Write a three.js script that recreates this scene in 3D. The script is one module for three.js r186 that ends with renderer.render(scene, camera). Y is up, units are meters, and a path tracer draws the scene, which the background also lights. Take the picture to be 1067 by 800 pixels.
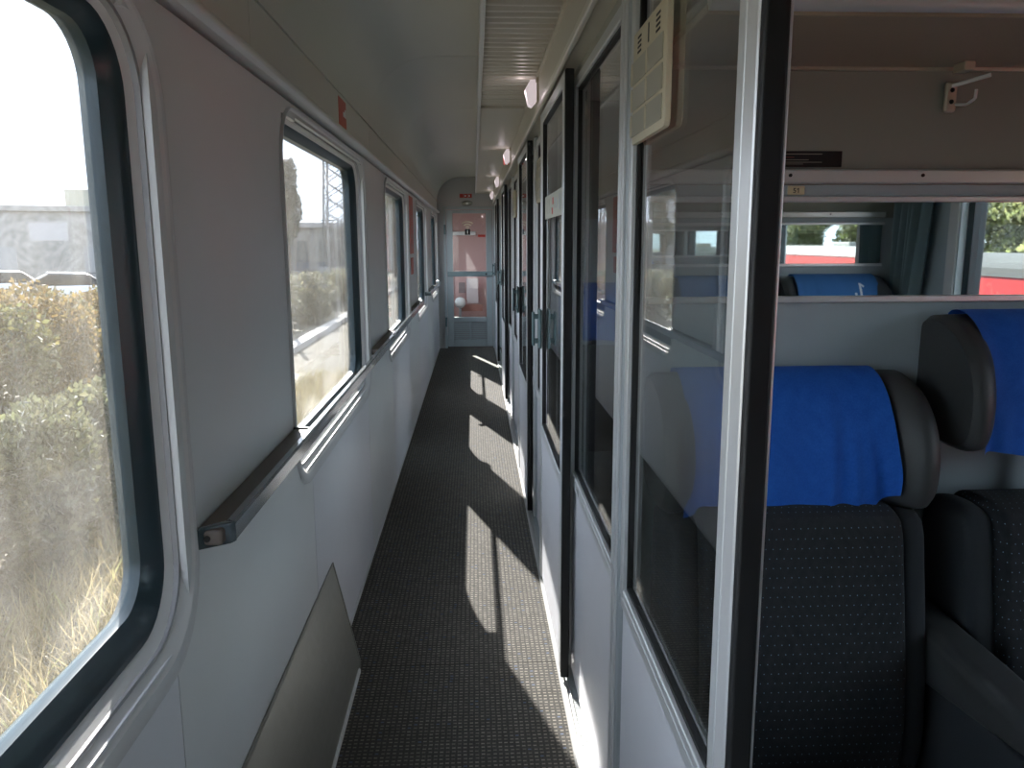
import * as THREE from 'three';
import { RoundedBoxGeometry } from 'three/addons/geometries/RoundedBoxGeometry.js';
import { mergeGeometries, mergeVertices, toCreasedNormals } from 'three/addons/utils/BufferGeometryUtils.js';
import { ImprovedNoise } from 'three/addons/math/ImprovedNoise.js';
import { FontLoader } from 'three/addons/loaders/FontLoader.js';
import { TextGeometry } from 'three/addons/geometries/TextGeometry.js';

// ---------------------------------------------------------------- camera, sky, sun, exposure
const scene = new THREE.Scene();
const camera = new THREE.PerspectiveCamera(51.53, 1067 / 800, 0.05, 900);
camera.position.set(0, 1.45, 0);
camera.lookAt(0.0457, 1.45 - 0.1759, -0.983);
camera.rotateZ(-0.0037);
scene.add(camera);

scene.background = new THREE.Color().setRGB(0.73, 0.84, 1.0);      // pale hazy summer sky
scene.backgroundIntensity = 1.2;

const SUN = new THREE.Vector3(-0.55, 1, -1.98).normalize();
const sun = new THREE.DirectionalLight(new THREE.Color().setRGB(1, 0.95, 0.89), 10);
sun.position.copy(SUN).multiplyScalar(60);
sun.target.position.set(0, 0, -4);
sun.castShadow = true;
sun.shadow.mapSize.set(4096, 4096);
Object.assign(sun.shadow.camera, { left: -30, right: 30, top: 30, bottom: -30, near: 1, far: 140 });
scene.add(sun, sun.target);

const renderer = new THREE.WebGLRenderer({ antialias: true });
renderer.toneMapping = THREE.LinearToneMapping;
renderer.toneMappingExposure = 4.05;
renderer.shadowMap.enabled = true;

// ---------------------------------------------------------------- helpers
let seed = 7;
const rnd = () => { seed = (seed * 1664525 + 1013904223) >>> 0; return seed / 4294967296; };
const rr = (a, b) => a + (b - a) * rnd();
const N3 = new ImprovedNoise();
const taken = new Map();
const numbered = (n) => { const k = taken.get(n) ?? 0; taken.set(n, k + 1); return k ? n + '_' + String(k).padStart(3, '0') : n; };
// d is the distance ahead of the camera along the corridor (d = -z)
const box = (x0, x1, y0, y1, d0, d1) => new THREE.BoxGeometry(x1 - x0, y1 - y0, d1 - d0).translate((x0 + x1) / 2, (y0 + y1) / 2, -(d0 + d1) / 2);
const rbox = (x0, x1, y0, y1, d0, d1, r = 0.004, s = 2) => new RoundedBoxGeometry(x1 - x0, y1 - y0, d1 - d0, s, Math.min(r, (x1 - x0) / 2.01, (y1 - y0) / 2.01, (d1 - d0) / 2.01)).translate((x0 + x1) / 2, (y0 + y1) / 2, -(d0 + d1) / 2);
const uvOf = (g, m = 1) => {                                         // uv in metres from the side a face looks to
  g = g.index ? g.toNonIndexed() : g;
  if (!g.attributes.normal) g.computeVertexNormals();
  const p = g.attributes.position, uv = new Float32Array(p.count * 2), a = new THREE.Vector3(), b = new THREE.Vector3(), c = new THREE.Vector3();
  for (let i = 0; i < p.count; i += 3) {
    a.fromBufferAttribute(p, i); b.fromBufferAttribute(p, i + 1); c.fromBufferAttribute(p, i + 2);
    const n = b.clone().sub(a).cross(c.clone().sub(a)), ax = Math.abs(n.x), ay = Math.abs(n.y), az = Math.abs(n.z);
    [a, b, c].forEach((v, k) => { const j = (i + k) * 2; if (ax >= ay && ax >= az) { uv[j] = -v.z * m; uv[j + 1] = v.y * m; } else if (ay >= az) { uv[j] = v.x * m; uv[j + 1] = -v.z * m; } else { uv[j] = v.x * m; uv[j + 1] = v.y * m; } });
  }
  g.setAttribute('uv', new THREE.BufferAttribute(uv, 2));
  return g;
};
const merge = (list) => {
  const gs = [].concat(list).map((g) => { g = g.index ? g.toNonIndexed() : g; for (const k of Object.keys(g.attributes)) if (!['position', 'normal', 'uv'].includes(k)) g.deleteAttribute(k); if (!g.attributes.normal) g.computeVertexNormals(); if (!g.attributes.uv) uvOf(g); g.morphAttributes = {}; return g; });
  return gs.length === 1 ? gs[0] : mergeGeometries(gs);
};
function obj(name, geometry, m, parent = scene) {
  const o = new THREE.Mesh(Array.isArray(geometry) ? merge(geometry) : geometry, m);
  o.name = parent === scene ? numbered(name) : name; o.castShadow = o.receiveShadow = true; parent.add(o);
  return o;
}
function tag(o, label, category, group) { o.userData.label = label; o.userData.category = category; if (group) o.userData.group = group; return o; }
function thing(name, label, category, [x, y, z] = [0, 0, 0], turn = 0, group) {
  const o = new THREE.Group(); o.name = numbered(name); o.position.set(x, y, z); o.rotation.y = turn; scene.add(o);
  return tag(o, label, category, group);
}
function structGroup(name, label) { const o = new THREE.Group(); o.name = name; scene.add(o); o.userData.kind = 'structure'; if (label) { o.userData.label = label; } return o; }
function struct(name, geometry, m, label) { const o = obj(name, geometry, m); o.name = name; o.userData.kind = 'structure'; if (label) o.userData.label = label; return o; }
// outline in (d, y) pushed along x
function plateX(pts, x0, x1, holes = [], bevel = 0) {
  const s = new THREE.Shape(pts.map(([d, y]) => new THREE.Vector2(d, y)));
  for (const h of holes) s.holes.push(new THREE.Path(h.map(([d, y]) => new THREE.Vector2(d, y))));
  const g = new THREE.ExtrudeGeometry(s, { depth: x1 - x0 - 2 * bevel, bevelEnabled: bevel > 0, bevelThickness: bevel, bevelSize: bevel, bevelOffset: -bevel, bevelSegments: 2, curveSegments: 8 });
  return uvOf(g.translate(0, 0, x0 + bevel).rotateY(Math.PI / 2));
}
// outline in (x, y) pushed along d
function profileZ(pts, d0, d1, crease = 0.7) {
  const s = new THREE.Shape(pts.map(([x, y]) => new THREE.Vector2(x, y)));
  const g = new THREE.ExtrudeGeometry(s, { depth: d1 - d0, bevelEnabled: false }).translate(0, 0, -d1);
  return uvOf(toCreasedNormals(g, crease));
}
// outline in (x, y) pushed along z with bevel, both ends
function plateZ(pts, z0, z1, holes = [], bevel = 0) {
  const s = new THREE.Shape(pts.map(([x, y]) => new THREE.Vector2(x, y)));
  for (const h of holes) s.holes.push(new THREE.Path(h.map(([x, y]) => new THREE.Vector2(x, y))));
  return uvOf(new THREE.ExtrudeGeometry(s, { depth: z1 - z0 - 2 * bevel, bevelEnabled: bevel > 0, bevelThickness: bevel, bevelSize: bevel, bevelOffset: -bevel, bevelSegments: 2 }).translate(0, 0, z0 + bevel));
}
const rrect = (a0, a1, b0, b1, r, n = 8) => {
  const out = [];
  for (const [ca, cb, t0] of [[a1 - r, b0 + r, -Math.PI / 2], [a1 - r, b1 - r, 0], [a0 + r, b1 - r, Math.PI / 2], [a0 + r, b0 + r, Math.PI]]) for (let i = 0; i <= n; i++) { const t = t0 + (i / n) * Math.PI / 2; out.push([ca + r * Math.cos(t), cb + r * Math.sin(t)]); }
  return out;
};
// a band through rounded rectangles: sections [loop of (d, y), x], closed = joins last to first
function ringX(sections, closed = false, crease = 0.6) {
  const pos = [], idx = [], n = sections[0][0].length;
  for (const [loop, x] of sections) for (const [d, y] of loop) pos.push(x, y, -d);
  const S = sections.length;
  for (let s = 0; s < (closed ? S : S - 1); s++) for (let i = 0; i < n; i++) {
    const a = s * n + i, b = s * n + (i + 1) % n, c = ((s + 1) % S) * n + i, e = ((s + 1) % S) * n + (i + 1) % n;
    idx.push(a, b, e, a, e, c);
  }
  const g = new THREE.BufferGeometry(); g.setAttribute('position', new THREE.Float32BufferAttribute(pos, 3)); g.setIndex(idx);
  return uvOf(toCreasedNormals(g, crease));
}
const tube = (pts, r, seg = 24, rad = 8) => new THREE.TubeGeometry(new THREE.CatmullRomCurve3(pts.map((p) => new THREE.Vector3(...p)), false, 'catmullrom', 0.1), seg, r, rad, false);
function bar(a, b, r, sides = 6) {
  const A = new THREE.Vector3(...a), B = new THREE.Vector3(...b), L = A.distanceTo(B);
  return new THREE.CylinderGeometry(r, r, L, sides).applyQuaternion(new THREE.Quaternion().setFromUnitVectors(new THREE.Vector3(0, 1, 0), B.clone().sub(A).normalize())).translate((A.x + B.x) / 2, (A.y + B.y) / 2, (A.z + B.z) / 2);
}
function grid(f, nu, nv, crease = 3) {
  const pos = [], uv = [], idx = [];
  for (let j = 0; j <= nv; j++) for (let i = 0; i <= nu; i++) { pos.push(...f(i / nu, j / nv)); uv.push(i / nu, j / nv); }
  for (let j = 0; j < nv; j++) for (let i = 0; i < nu; i++) { const a = j * (nu + 1) + i, b = a + 1, c = a + nu + 1, e = c + 1; idx.push(a, b, e, a, e, c); }
  const g = new THREE.BufferGeometry(); g.setAttribute('position', new THREE.Float32BufferAttribute(pos, 3)); g.setAttribute('uv', new THREE.Float32BufferAttribute(uv, 2)); g.setIndex(idx); g.computeVertexNormals();
  return g;
}

// ---------------------------------------------------------------- textures
function dataTex(w, h, f, srgb = true, rx = 1, ry = 1) {
  const a = new Uint8Array(w * h * 4);
  for (let y = 0; y < h; y++) for (let x = 0; x < w; x++) { const c = f(x, y), i = (y * w + x) * 4; for (let k = 0; k < 3; k++) a[i + k] = Math.max(0, Math.min(255, Array.isArray(c) ? c[k] : c)); a[i + 3] = 255; }
  const t = new THREE.DataTexture(a, w, h); t.wrapS = t.wrapT = THREE.RepeatWrapping; t.magFilter = THREE.LinearFilter; t.minFilter = THREE.LinearMipmapLinearFilter; t.generateMipmaps = true;
  if (srgb) t.colorSpace = THREE.SRGBColorSpace; t.repeat.set(rx, ry); t.needsUpdate = true;
  return t;
}
const wrapNoise = (x, y, w, f, o = 0) => {                           // noise that repeats over w pixels
  const a = (x / w) * Math.PI * 2, b = (y / w) * Math.PI * 2;
  return N3.noise(Math.cos(a) * f + 9 + o, Math.sin(a) * f + Math.cos(b) * f + 4, Math.sin(b) * f + o);
};
function canvasTex(w, h, draw) {
  const c = document.createElement('canvas'); c.width = w; c.height = h; const k = c.getContext('2d'); draw(k, w, h);
  const t = new THREE.CanvasTexture(c); t.colorSpace = THREE.SRGBColorSpace; return t;
}
// carpet: dark loops with pale flecks every 17 mm
const carpetTex = (() => {
  const W = 768, cell = 24, cells = W / cell, fl = [];
  for (let i = 0; i < cells * cells; i++) fl.push([rr(-2, 2), rr(-2, 2), rr(0.5, 1), rnd() < 0.05 ? 1 : 0]);
  const gr = []; for (let i = 0; i < 4096; i++) gr.push(rr(-1, 1));
  return dataTex(W, W, (x, y) => {
    const i = Math.floor(x / cell), j = Math.floor(y / cell), q = fl[j * cells + i], dx = x - (i + 0.5) * cell - q[0], dy = y - (j + 0.5) * cell - q[1];
    const g = gr[(x * 7 + y * 131) % 4096] * 9 + wrapNoise(x, y, W, 2.2) * 9;
    const groove = x % 12 < 2 ? -10 : 0;
    const on = Math.abs(dx) < 7 && Math.abs(dy) < 4 ? q[2] : 0;
    if (on) return q[3] ? [92 + g, 104 + g, 124 + g] : [70 + 72 * on + g, 68 + 69 * on + g, 62 + 63 * on + g];
    return [66 + g + groove, 64 + g + groove, 60 + g + groove];
  }, true, 1 / (cells * 0.017), 1 / (cells * 0.017));
})();
const carpetBump = dataTex(256, 256, (x, y) => 110 + ((x % 12 < 2 || y % 12 < 2) ? -60 : 30) + rr(-30, 30), false, 1 / 0.18, 1 / 0.18);
// velour with small blue dots, staggered
const velourTex = (() => {
  const W = 512, c = 32;
  return dataTex(W, W, (x, y) => {
    const j = Math.floor(y / c), xx = (x + (j % 2) * c / 2) % W, dx = (xx % c) - c / 2, dy = (y % c) - c / 2, g = rr(-5, 5) + wrapNoise(x, y, W, 3) * 7;
    if (dx * dx + dy * dy < 4.6) return [118 + g, 150 + g, 176 + g];
    return [37 + g, 39 + g, 43 + g];
  }, true, 1 / (16 * 0.0138), 1 / (16 * 0.0175));
})();
const grainBump = dataTex(256, 256, () => rr(90, 165), false, 1 / 0.12, 1 / 0.12);
const smudgeRough = dataTex(256, 256, (x, y) => 222 + wrapNoise(x, y, 256, 1.3) * 22 + wrapNoise(x, y, 256, 2.6, 3) * 14, false, 1 / 0.9, 1 / 0.9);
const brushedRough = (() => { const rows = []; for (let i = 0; i < 256; i++) rows.push(rr(-40, 40)); return dataTex(256, 256, (x, y) => 205 + rows[y] * 0.35 + wrapNoise(x, y, 256, 2) * 25, false, 1 / 0.35, 1 / 0.35); })();
const dirtRough = dataTex(512, 512, (x, y) => { const s = wrapNoise(x, y * 0.25, 512, 6, 1) * 45 + wrapNoise(x, y, 512, 3) * 45 + rr(-12, 12); return 130 + s * 0.9; }, false, 1 / 1.4, 1 / 1.4);
const grassTex = dataTex(512, 512, (x, y) => { const n = wrapNoise(x, y, 512, 4) * 30 + wrapNoise(x, y, 512, 14, 2) * 26 + rr(-18, 18); return [92 + n, 88 + n, 76 + n * 0.9]; }, true, 1 / 3, 1 / 3);
const plasterTex = dataTex(512, 512, (x, y) => { const n = wrapNoise(x, y, 512, 3) * 26 + wrapNoise(x, y, 512, 11, 5) * 12 + rr(-6, 6); return [140 + n, 140 + n, 139 + n]; }, true, 1 / 6, 1 / 6);

// ---------------------------------------------------------------- materials
const lin = (r, g, b) => new THREE.Color().setRGB(r, g, b);
const mat = (c, roughness = 0.5, o = {}) => new THREE.MeshPhysicalMaterial({ color: c, roughness, ...o });
const M = {
  wall: mat(lin(0.655, 0.67, 0.67), 0.5, { roughnessMap: smudgeRough }),
  wallLow: mat(lin(0.66, 0.67, 0.70), 0.5, { roughnessMap: smudgeRough }),
  trim: mat(lin(0.68, 0.67, 0.66), 0.42),
  bead: mat(lin(0.60, 0.60, 0.60), 0.6),
  sillTrim: mat(lin(0.72, 0.70, 0.67), 0.5),
  gasket: mat(lin(0.016, 0.036, 0.045), 0.3),
  rubber: mat(lin(0.010, 0.011, 0.012), 0.55),
  alu: mat(lin(0.64, 0.66, 0.66), 0.5, { metalness: 0.45, roughnessMap: brushedRough }),
  aluBright: mat(lin(0.78, 0.79, 0.79), 0.35, { metalness: 0.5 }),
  sillAlu: mat(lin(0.42, 0.42, 0.41), 0.45, { metalness: 0.5 }),
  post: mat(lin(0.42, 0.46, 0.48), 0.4, { metalness: 0.3 }),
  facade: mat(lin(0.68, 0.69, 0.725), 0.45, { roughnessMap: smudgeRough }),
  olive: mat(lin(0.42, 0.42, 0.36), 0.5),
  header: mat(lin(0.62, 0.58, 0.49), 0.42),
  headerEdge: mat(lin(0.76, 0.73, 0.64), 0.32, { metalness: 0.3 }),
  ceil: mat(lin(0.60, 0.60, 0.54), 0.36),
  ceilTrim: mat(lin(0.72, 0.72, 0.69), 0.35, { metalness: 0.4 }),
  slat: mat(lin(0.62, 0.58, 0.50), 0.3, { metalness: 0.2 }),
  rail: mat(lin(0.060, 0.085, 0.095), 0.22, { clearcoat: 0.9, clearcoatRoughness: 0.1 }),
  railTop: mat(lin(0.13, 0.105, 0.09), 0.5),
  steel: mat(lin(0.38, 0.385, 0.35), 0.5, { metalness: 0.8, roughnessMap: brushedRough }),
  carpet: mat(lin(1, 1, 1), 0.95, { map: carpetTex, bumpMap: carpetBump, bumpScale: 0.0015 }),
  velour: mat(lin(1, 1, 1), 0.95, { map: velourTex, bumpMap: grainBump, bumpScale: 0.0006, sheen: 0.25, sheenColor: lin(0.5, 0.55, 0.6), sheenRoughness: 0.6 }),
  velourPlain: mat(lin(0.024, 0.028, 0.033), 0.95, { bumpMap: grainBump, bumpScale: 0.0006, sheen: 0.2, sheenColor: lin(0.5, 0.55, 0.6), sheenRoughness: 0.6 }),
  leather: mat(lin(0.052, 0.055, 0.056), 0.48, { bumpMap: grainBump, bumpScale: 0.0004 }),
  seatShell: mat(lin(0.03, 0.035, 0.04), 0.5),
  partition: mat(lin(0.40, 0.455, 0.48), 0.5, { roughnessMap: smudgeRough }),
  partitionTop: mat(lin(0.29, 0.295, 0.255), 0.6),
  rack: mat(lin(0.36, 0.29, 0.215), 0.35),
  mirror: mat(lin(0.88, 0.91, 0.90), 0.015, { metalness: 1 }),
  brass: mat(lin(0.62, 0.55, 0.44), 0.35, { metalness: 0.6 }),
  plate: mat(lin(0.62, 0.57, 0.42), 0.5),
  platePocket: mat(lin(0.40, 0.39, 0.31), 0.3),
  dark: mat(lin(0.02, 0.02, 0.02), 0.6),
  black: mat(lin(0.012, 0.012, 0.014), 0.4),
  red: mat(lin(0.50, 0.045, 0.03), 0.45),
  redStrip: mat(lin(0.52, 0.10, 0.07), 0.45),
  white: mat(lin(0.78, 0.78, 0.78), 0.45),
  lampShell: mat(lin(0.85, 0.78, 0.80), 0.35, { emissive: lin(1, 0.86, 0.92), emissiveIntensity: 0.11 }),
  handle: mat(lin(0.10, 0.16, 0.17), 0.4),
  curtain: mat(lin(0.20, 0.28, 0.30), 0.95, { transmission: 0.25, side: THREE.DoubleSide }),
  endWall: mat(lin(0.46, 0.46, 0.46), 0.5),
  endDoor: mat(lin(0.40, 0.46, 0.48), 0.4, { metalness: 0.2 }),
  pushBar: mat(lin(0.20, 0.27, 0.28), 0.4),
  pink: mat(lin(0.62, 0.38, 0.36), 0.5),
  pinkDark: mat(lin(0.45, 0.20, 0.16), 0.5),
  shell: mat(lin(0.35, 0.35, 0.36), 0.6),
  grass: mat(lin(1, 1, 1), 1, { map: grassTex }),
  gravel: mat(lin(0.11, 0.105, 0.095), 1),
  concrete: mat(lin(1, 1, 1), 0.95, { map: plasterTex }),
};
const winGlass = mat(lin(0.86, 0.865, 0.87), 0.06, { transmission: 1, thickness: 0, ior: 1.5 });
const dustFilm = mat(lin(0.86, 0.76, 0.60), 1, { transmission: 1, thickness: 0, opacity: 0.17, transparent: true, alphaMap: dirtRough, side: THREE.DoubleSide, specularIntensity: 0 });
const ringFill = (loop, x) => uvOf(new THREE.ShapeGeometry(new THREE.Shape(loop.map(([d, y]) => new THREE.Vector2(d, y)))).rotateY(Math.PI / 2).translate(x, 0, 0));
const paneGlass = mat(lin(0.90, 0.93, 0.92), 0.0, { transmission: 1, thickness: 0, ior: 1.6 });
const P = 2.38;                                                     // pitch of windows and compartments

// ================================================================ SETTING
// ---- floor: carpet laid in sections that butt together
const floor = structGroup('floor', 'dark grey carpet with rows of pale flecks');
for (const [d0, d1] of [[-3.4, 2.566], [2.569, 7.33], [7.333, 12.6]]) obj('carpet_section', uvOf(box(-0.5, 0.275, -0.02, 0, d0, d1)), M.carpet, floor);
obj('compartment_carpet', uvOf(box(0.315, 2.12, -0.02, 0, -3.4, 11)), M.carpet, floor);
obj('subfloor', box(-0.64, 2.3, -0.14, -0.021, -3.5, 12.7), M.shell, floor);
const sillTrim = struct('trim_1', [rbox(-0.497, -0.486, 0, 0.018, -3.4, 11, 0.003)], M.alu, 'thin aluminium edging between wall and carpet');

// ---- window outlines on the corridor side (w = window number, d of its centre)
const wc = (k) => 0.535 + P * k;                                      // centre of window k; k = 0 is the one beside the camera
const KW = [-1, 0, 1, 2, 3, 4];
const clear = (c, o = 0, ob = o * 1.25, r = 0.075) => rrect(c - 0.71 - o, c + 0.71 + o, 0.875 - ob, 1.755 + o * 0.6, Math.max(0.02, r + o));
const wallLeft = structGroup('wall_left', 'pale grey corridor wall panels under and between the windows');
{
  const holes = KW.filter((k) => wc(k) > -3 && wc(k) < 11).map((k) => clear(wc(k), 0.047));
  holes.push(rrect(11.35, 12.15, 0.75, 1.85, 0.08));
  obj('outer_shell', plateX([[-3.5, -0.14], [12.7, -0.14], [12.7, 2.5], [-3.5, 2.5]], -0.572, -0.503, holes), M.shell, wallLeft);
  for (let k = -2; k <= 4; k++) {
    const a = Math.max(-3.4, wc(k) + 0.685), b = Math.min(11, wc(k + 1) - 0.592), wa = wc(k) + 0.76, wb = wc(k + 1) - 0.757;
    if (b - a < 0.1) continue;
    const lo = Math.max(-3.4, wa), hi = Math.min(11, wb);
    // the panel between two windows, reaching under their corners and up to the cornice
    const pts = k === -2 ? [[a, 0.01], [b, 0.01], [b, 0.8], [hi, 0.8], [hi, 1.78], [b, 1.78], [b, 1.821], [a, 1.821]] :
      k === 4 ? [[a, 0.01], [b, 0.01], [b, 1.821], [a, 1.821], [a, 1.78], [lo, 1.78], [lo, 0.8], [a, 0.8]] :
        [[a + 0.0015, 0.01], [b - 0.0015, 0.01], [b - 0.0015, 0.8], [hi, 0.8], [hi, 1.78], [b, 1.78], [b, 1.821], [a, 1.821], [a, 1.78], [lo, 1.78], [lo, 0.8], [a + 0.0015, 0.8]];
    obj('wall_panel', plateX(pts, -0.503, -0.491), M.wall, wallLeft);
  }
  for (const k of KW) {
    const a = wc(k) - 0.592, b = wc(k) + 0.685;
    if (b > 11 || a < -3.4) continue;
    obj('window_panel', plateX([[a + 0.0015, 0.01], [b - 0.0015, 0.01], [b - 0.0015, 0.8], [a + 0.0015, 0.8]], -0.503, -0.491), M.wallLow, wallLeft);
    obj('head_strip', plateX([[a, 1.79], [b, 1.79], [b, 1.821], [a, 1.821]], -0.503, -0.491), M.wall, wallLeft);
  }
}
KW.forEach((k, i) => {
  const c = wc(k);
  if (c < -3 || c > 11) return;
  const w = structGroup('window_' + (i + 1), 'corridor window with dark rubber gasket and pale rounded surround');
  obj('bead', ringX([[clear(c, 0.094), -0.4915], [clear(c, 0.0925), -0.4855], [clear(c, 0.089), -0.483], [clear(c, 0.085, 0.092), -0.4835], [clear(c, 0.082, 0.085), -0.4865], [clear(c, 0.086, 0.095), -0.4985]], true, 0.9), M.bead, w);
  obj('reveal', ringX([[clear(c, 0.083, 0.086), -0.4858], [clear(c, 0.034), -0.522], [clear(c, 0.034), -0.53], [clear(c, 0.09), -0.4985]], true), M.trim, w);
  obj('gasket', ringX([[clear(c, 0.0465), -0.576], [clear(c, 0.0465), -0.53], [clear(c, 0.035), -0.528], [clear(c, 0.0335), -0.5215], [clear(c, 0.028), -0.523], [clear(c, 0.012), -0.536], [clear(c, 0.0), -0.546], [clear(c, 0.0), -0.564], [clear(c, 0.006), -0.576]], true), M.gasket, w);
  const pane = obj('pane', plateX(clear(c, 0.002), -0.5625, -0.5585), winGlass, w);
  obj('dust_film', ringFill(clear(c, 0.0015), -0.5635), dustFilm, pane);
});

// ---- cornice above the windows, cove and ceiling
const cornice = struct('trim_2', profileZ([[-0.503, 1.831], [-0.470, 1.831], [-0.462, 1.837], [-0.459, 1.846], [-0.463, 1.856], [-0.472, 1.863], [-0.503, 1.866]], -3.4, 11, 0.9), M.ceilTrim, 'rounded metal cornice moulding above the corridor windows');
const ceiling = structGroup('ceiling', 'pale coved ceiling of the corridor');
{
  const cove = [[-0.503, 1.862], [-0.4915, 1.862], [-0.4915, 1.990], [-0.4985, 1.993], [-0.4985, 2.000], [-0.4915, 2.0]];
  for (let i = 1; i <= 14; i++) { const t = (i / 14) * Math.PI / 2; cove.push([-0.4915 + 0.31 * (1 - Math.cos(t)), 2.0 + 0.305 * Math.sin(t)]); }
  cove.push([0.07, 2.309], [0.07, 2.36], [-0.503, 2.36]);
  let a = -3.4;
  for (const b of [-0.2, 1.9, 3.95, 5.45, 7.4, 9.3, 11]) { obj('cove_panel', profileZ(cove, a + 0.0015, b - 0.0015, 0.5), M.ceil, ceiling); a = b; }
  obj('roof', box(-0.64, 2.3, 2.37, 2.5, -3.5, 12.7), M.shell, ceiling);
  obj('compartment_ceiling', box(0.36, 2.2, 2.12, 2.16, -3.4, 11), M.ceil, ceiling);
  // duct box with louvres over the doors
  obj('duct_side', box(0.03, 0.038, 2.085, 2.36, -3.4, 11), M.ceil, ceiling);
  obj('duct_edge', rbox(0.024, 0.04, 2.078, 2.10, -3.4, 10.9, 0.004), M.ceilTrim, ceiling);
  obj('duct_rim', box(0.252, 0.262, 2.085, 2.36, -3.4, 11), M.header, ceiling);
  obj('duct_rib', box(0.143, 0.147, 2.099, 2.112, -3.4, 4.05), M.slat, ceiling);
  obj('duct_top', box(0.038, 0.262, 2.30, 2.31, -3.4, 4.05), M.slat, ceiling);
  obj('duct_panel', box(0.0385, 0.252, 2.09, 2.12, 4.05, 7.3), M.header, ceiling);
  obj('duct_panel', box(0.0385, 0.252, 2.09, 2.12, 7.303, 11), M.header, ceiling);
  const half = []; for (let i = 0; i <= 10; i++) { const t = Math.PI + (i / 10) * Math.PI; half.push([0.015 + 0.015 * Math.cos(t), 0.002 + 0.013 * Math.sin(t)]); }
  const sl = profileZ(half, 0, 0.212, 0.9).rotateY(Math.PI / 2).translate(0.2515, 2.1, 0);
  for (let d = -0.5; d < 4.0; d += 0.06) obj('louvre_slat', sl, M.slat, ceiling).position.z = -d;
}
// ---- header beam over the doors, threshold along them
struct('trim_3', [profileZ([[0.262, 1.975], [0.262, 2.10], [0.36, 2.10], [0.36, 2.36], [0.37, 2.36], [0.37, 1.93], [0.34, 1.93], [0.34, 1.965], [0.315, 1.975]], -3.4, 11)], M.header, 'pale header beam running above the compartment doors');
struct('trim_4', [rbox(0.256, 0.272, 1.955, 1.978, -3.4, 10.98, 0.005)], M.headerEdge, 'shiny edge strip under the header beam');
const sill = structGroup('trim_5', 'ribbed aluminium threshold along the compartment doors');
obj('edge_strip', profileZ([[0.268, 0], [0.268, 0.008], [0.273, 0.013], [0.285, 0.013], [0.287, 0.004], [0.290, 0.004], [0.290, 0]], -3.4, 11), M.sillAlu, sill);
obj('track_base', box(0.290, 0.345, 0, 0.004, -3.4, 11), M.post, sill);
obj('guide_rail', rbox(0.293, 0.297, 0.004, 0.014, -3.4, 11, 0.001), M.sillAlu, sill);
obj('back_strip', rbox(0.318, 0.330, 0, 0.02, -3.4, 11, 0.003), M.sillAlu, sill);
{
  const rib = new THREE.BoxGeometry(0.017, 0.004, 0.004), gs = [];
  for (let d = 1.4; d < 3.2; d += 0.009) gs.push(rib.clone().translate(0.3075, 0.006, -d));
  const r = obj('tread_ribs', gs, M.alu, sill); r.userData.kind = 'stuff';
  for (let d = 1.5; d < 10.5; d += 0.35) obj('screw', new THREE.CylinderGeometry(0.0028, 0.0028, 0.002, 8).translate(0.324, 0.0205, -d), M.dark, sill);
}

// ---- compartment fronts: posts, fixed panes, jambs
const front = structGroup('wall_inner', 'pale blue grey fronts of the compartments along the corridor');
const partD = (k) => 1.65 + P * k;                                   // partition behind compartment k
const lowerPanel = (d0, d1) => { obj('lower_panel', rbox(0.314, 0.336, 0.02, 0.672, d0, d1, 0.003), M.facade, front); obj('panel_rail', rbox(0.308, 0.342, 0.672, 0.70, d0, d1, 0.004), M.alu, front); };
let winN = 7;
function fixedPane(d0, d1, label) {
  const w = structGroup('window_' + (winN++), label);
  obj('frame_stile', rbox(0.306, 0.342, 0.70, 1.93, d0, d0 + 0.028, 0.004), M.alu, w);
  obj('frame_stile', rbox(0.306, 0.342, 0.70, 1.93, d1 - 0.028, d1, 0.004), M.alu, w);
  obj('frame_rail', rbox(0.307, 0.341, 1.90, 1.93, d0 + 0.028, d1 - 0.028, 0.004), M.alu, w);
  obj('frame_rail', rbox(0.307, 0.341, 0.701, 0.72, d0 + 0.028, d1 - 0.028, 0.004), M.alu, w);
  obj('glazing_bead', [box(0.316, 0.332, 0.72, 1.90, d0 + 0.028, d0 + 0.036), box(0.316, 0.332, 0.72, 1.90, d1 - 0.036, d1 - 0.028), box(0.316, 0.332, 1.892, 1.90, d0 + 0.036, d1 - 0.036), box(0.316, 0.332, 0.72, 0.728, d0 + 0.036, d1 - 0.036)], M.rubber, w);
  obj('pane', box(0.322, 0.326, 0.728, 1.892, d0 + 0.036, d1 - 0.036), paneGlass, w);
}
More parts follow.
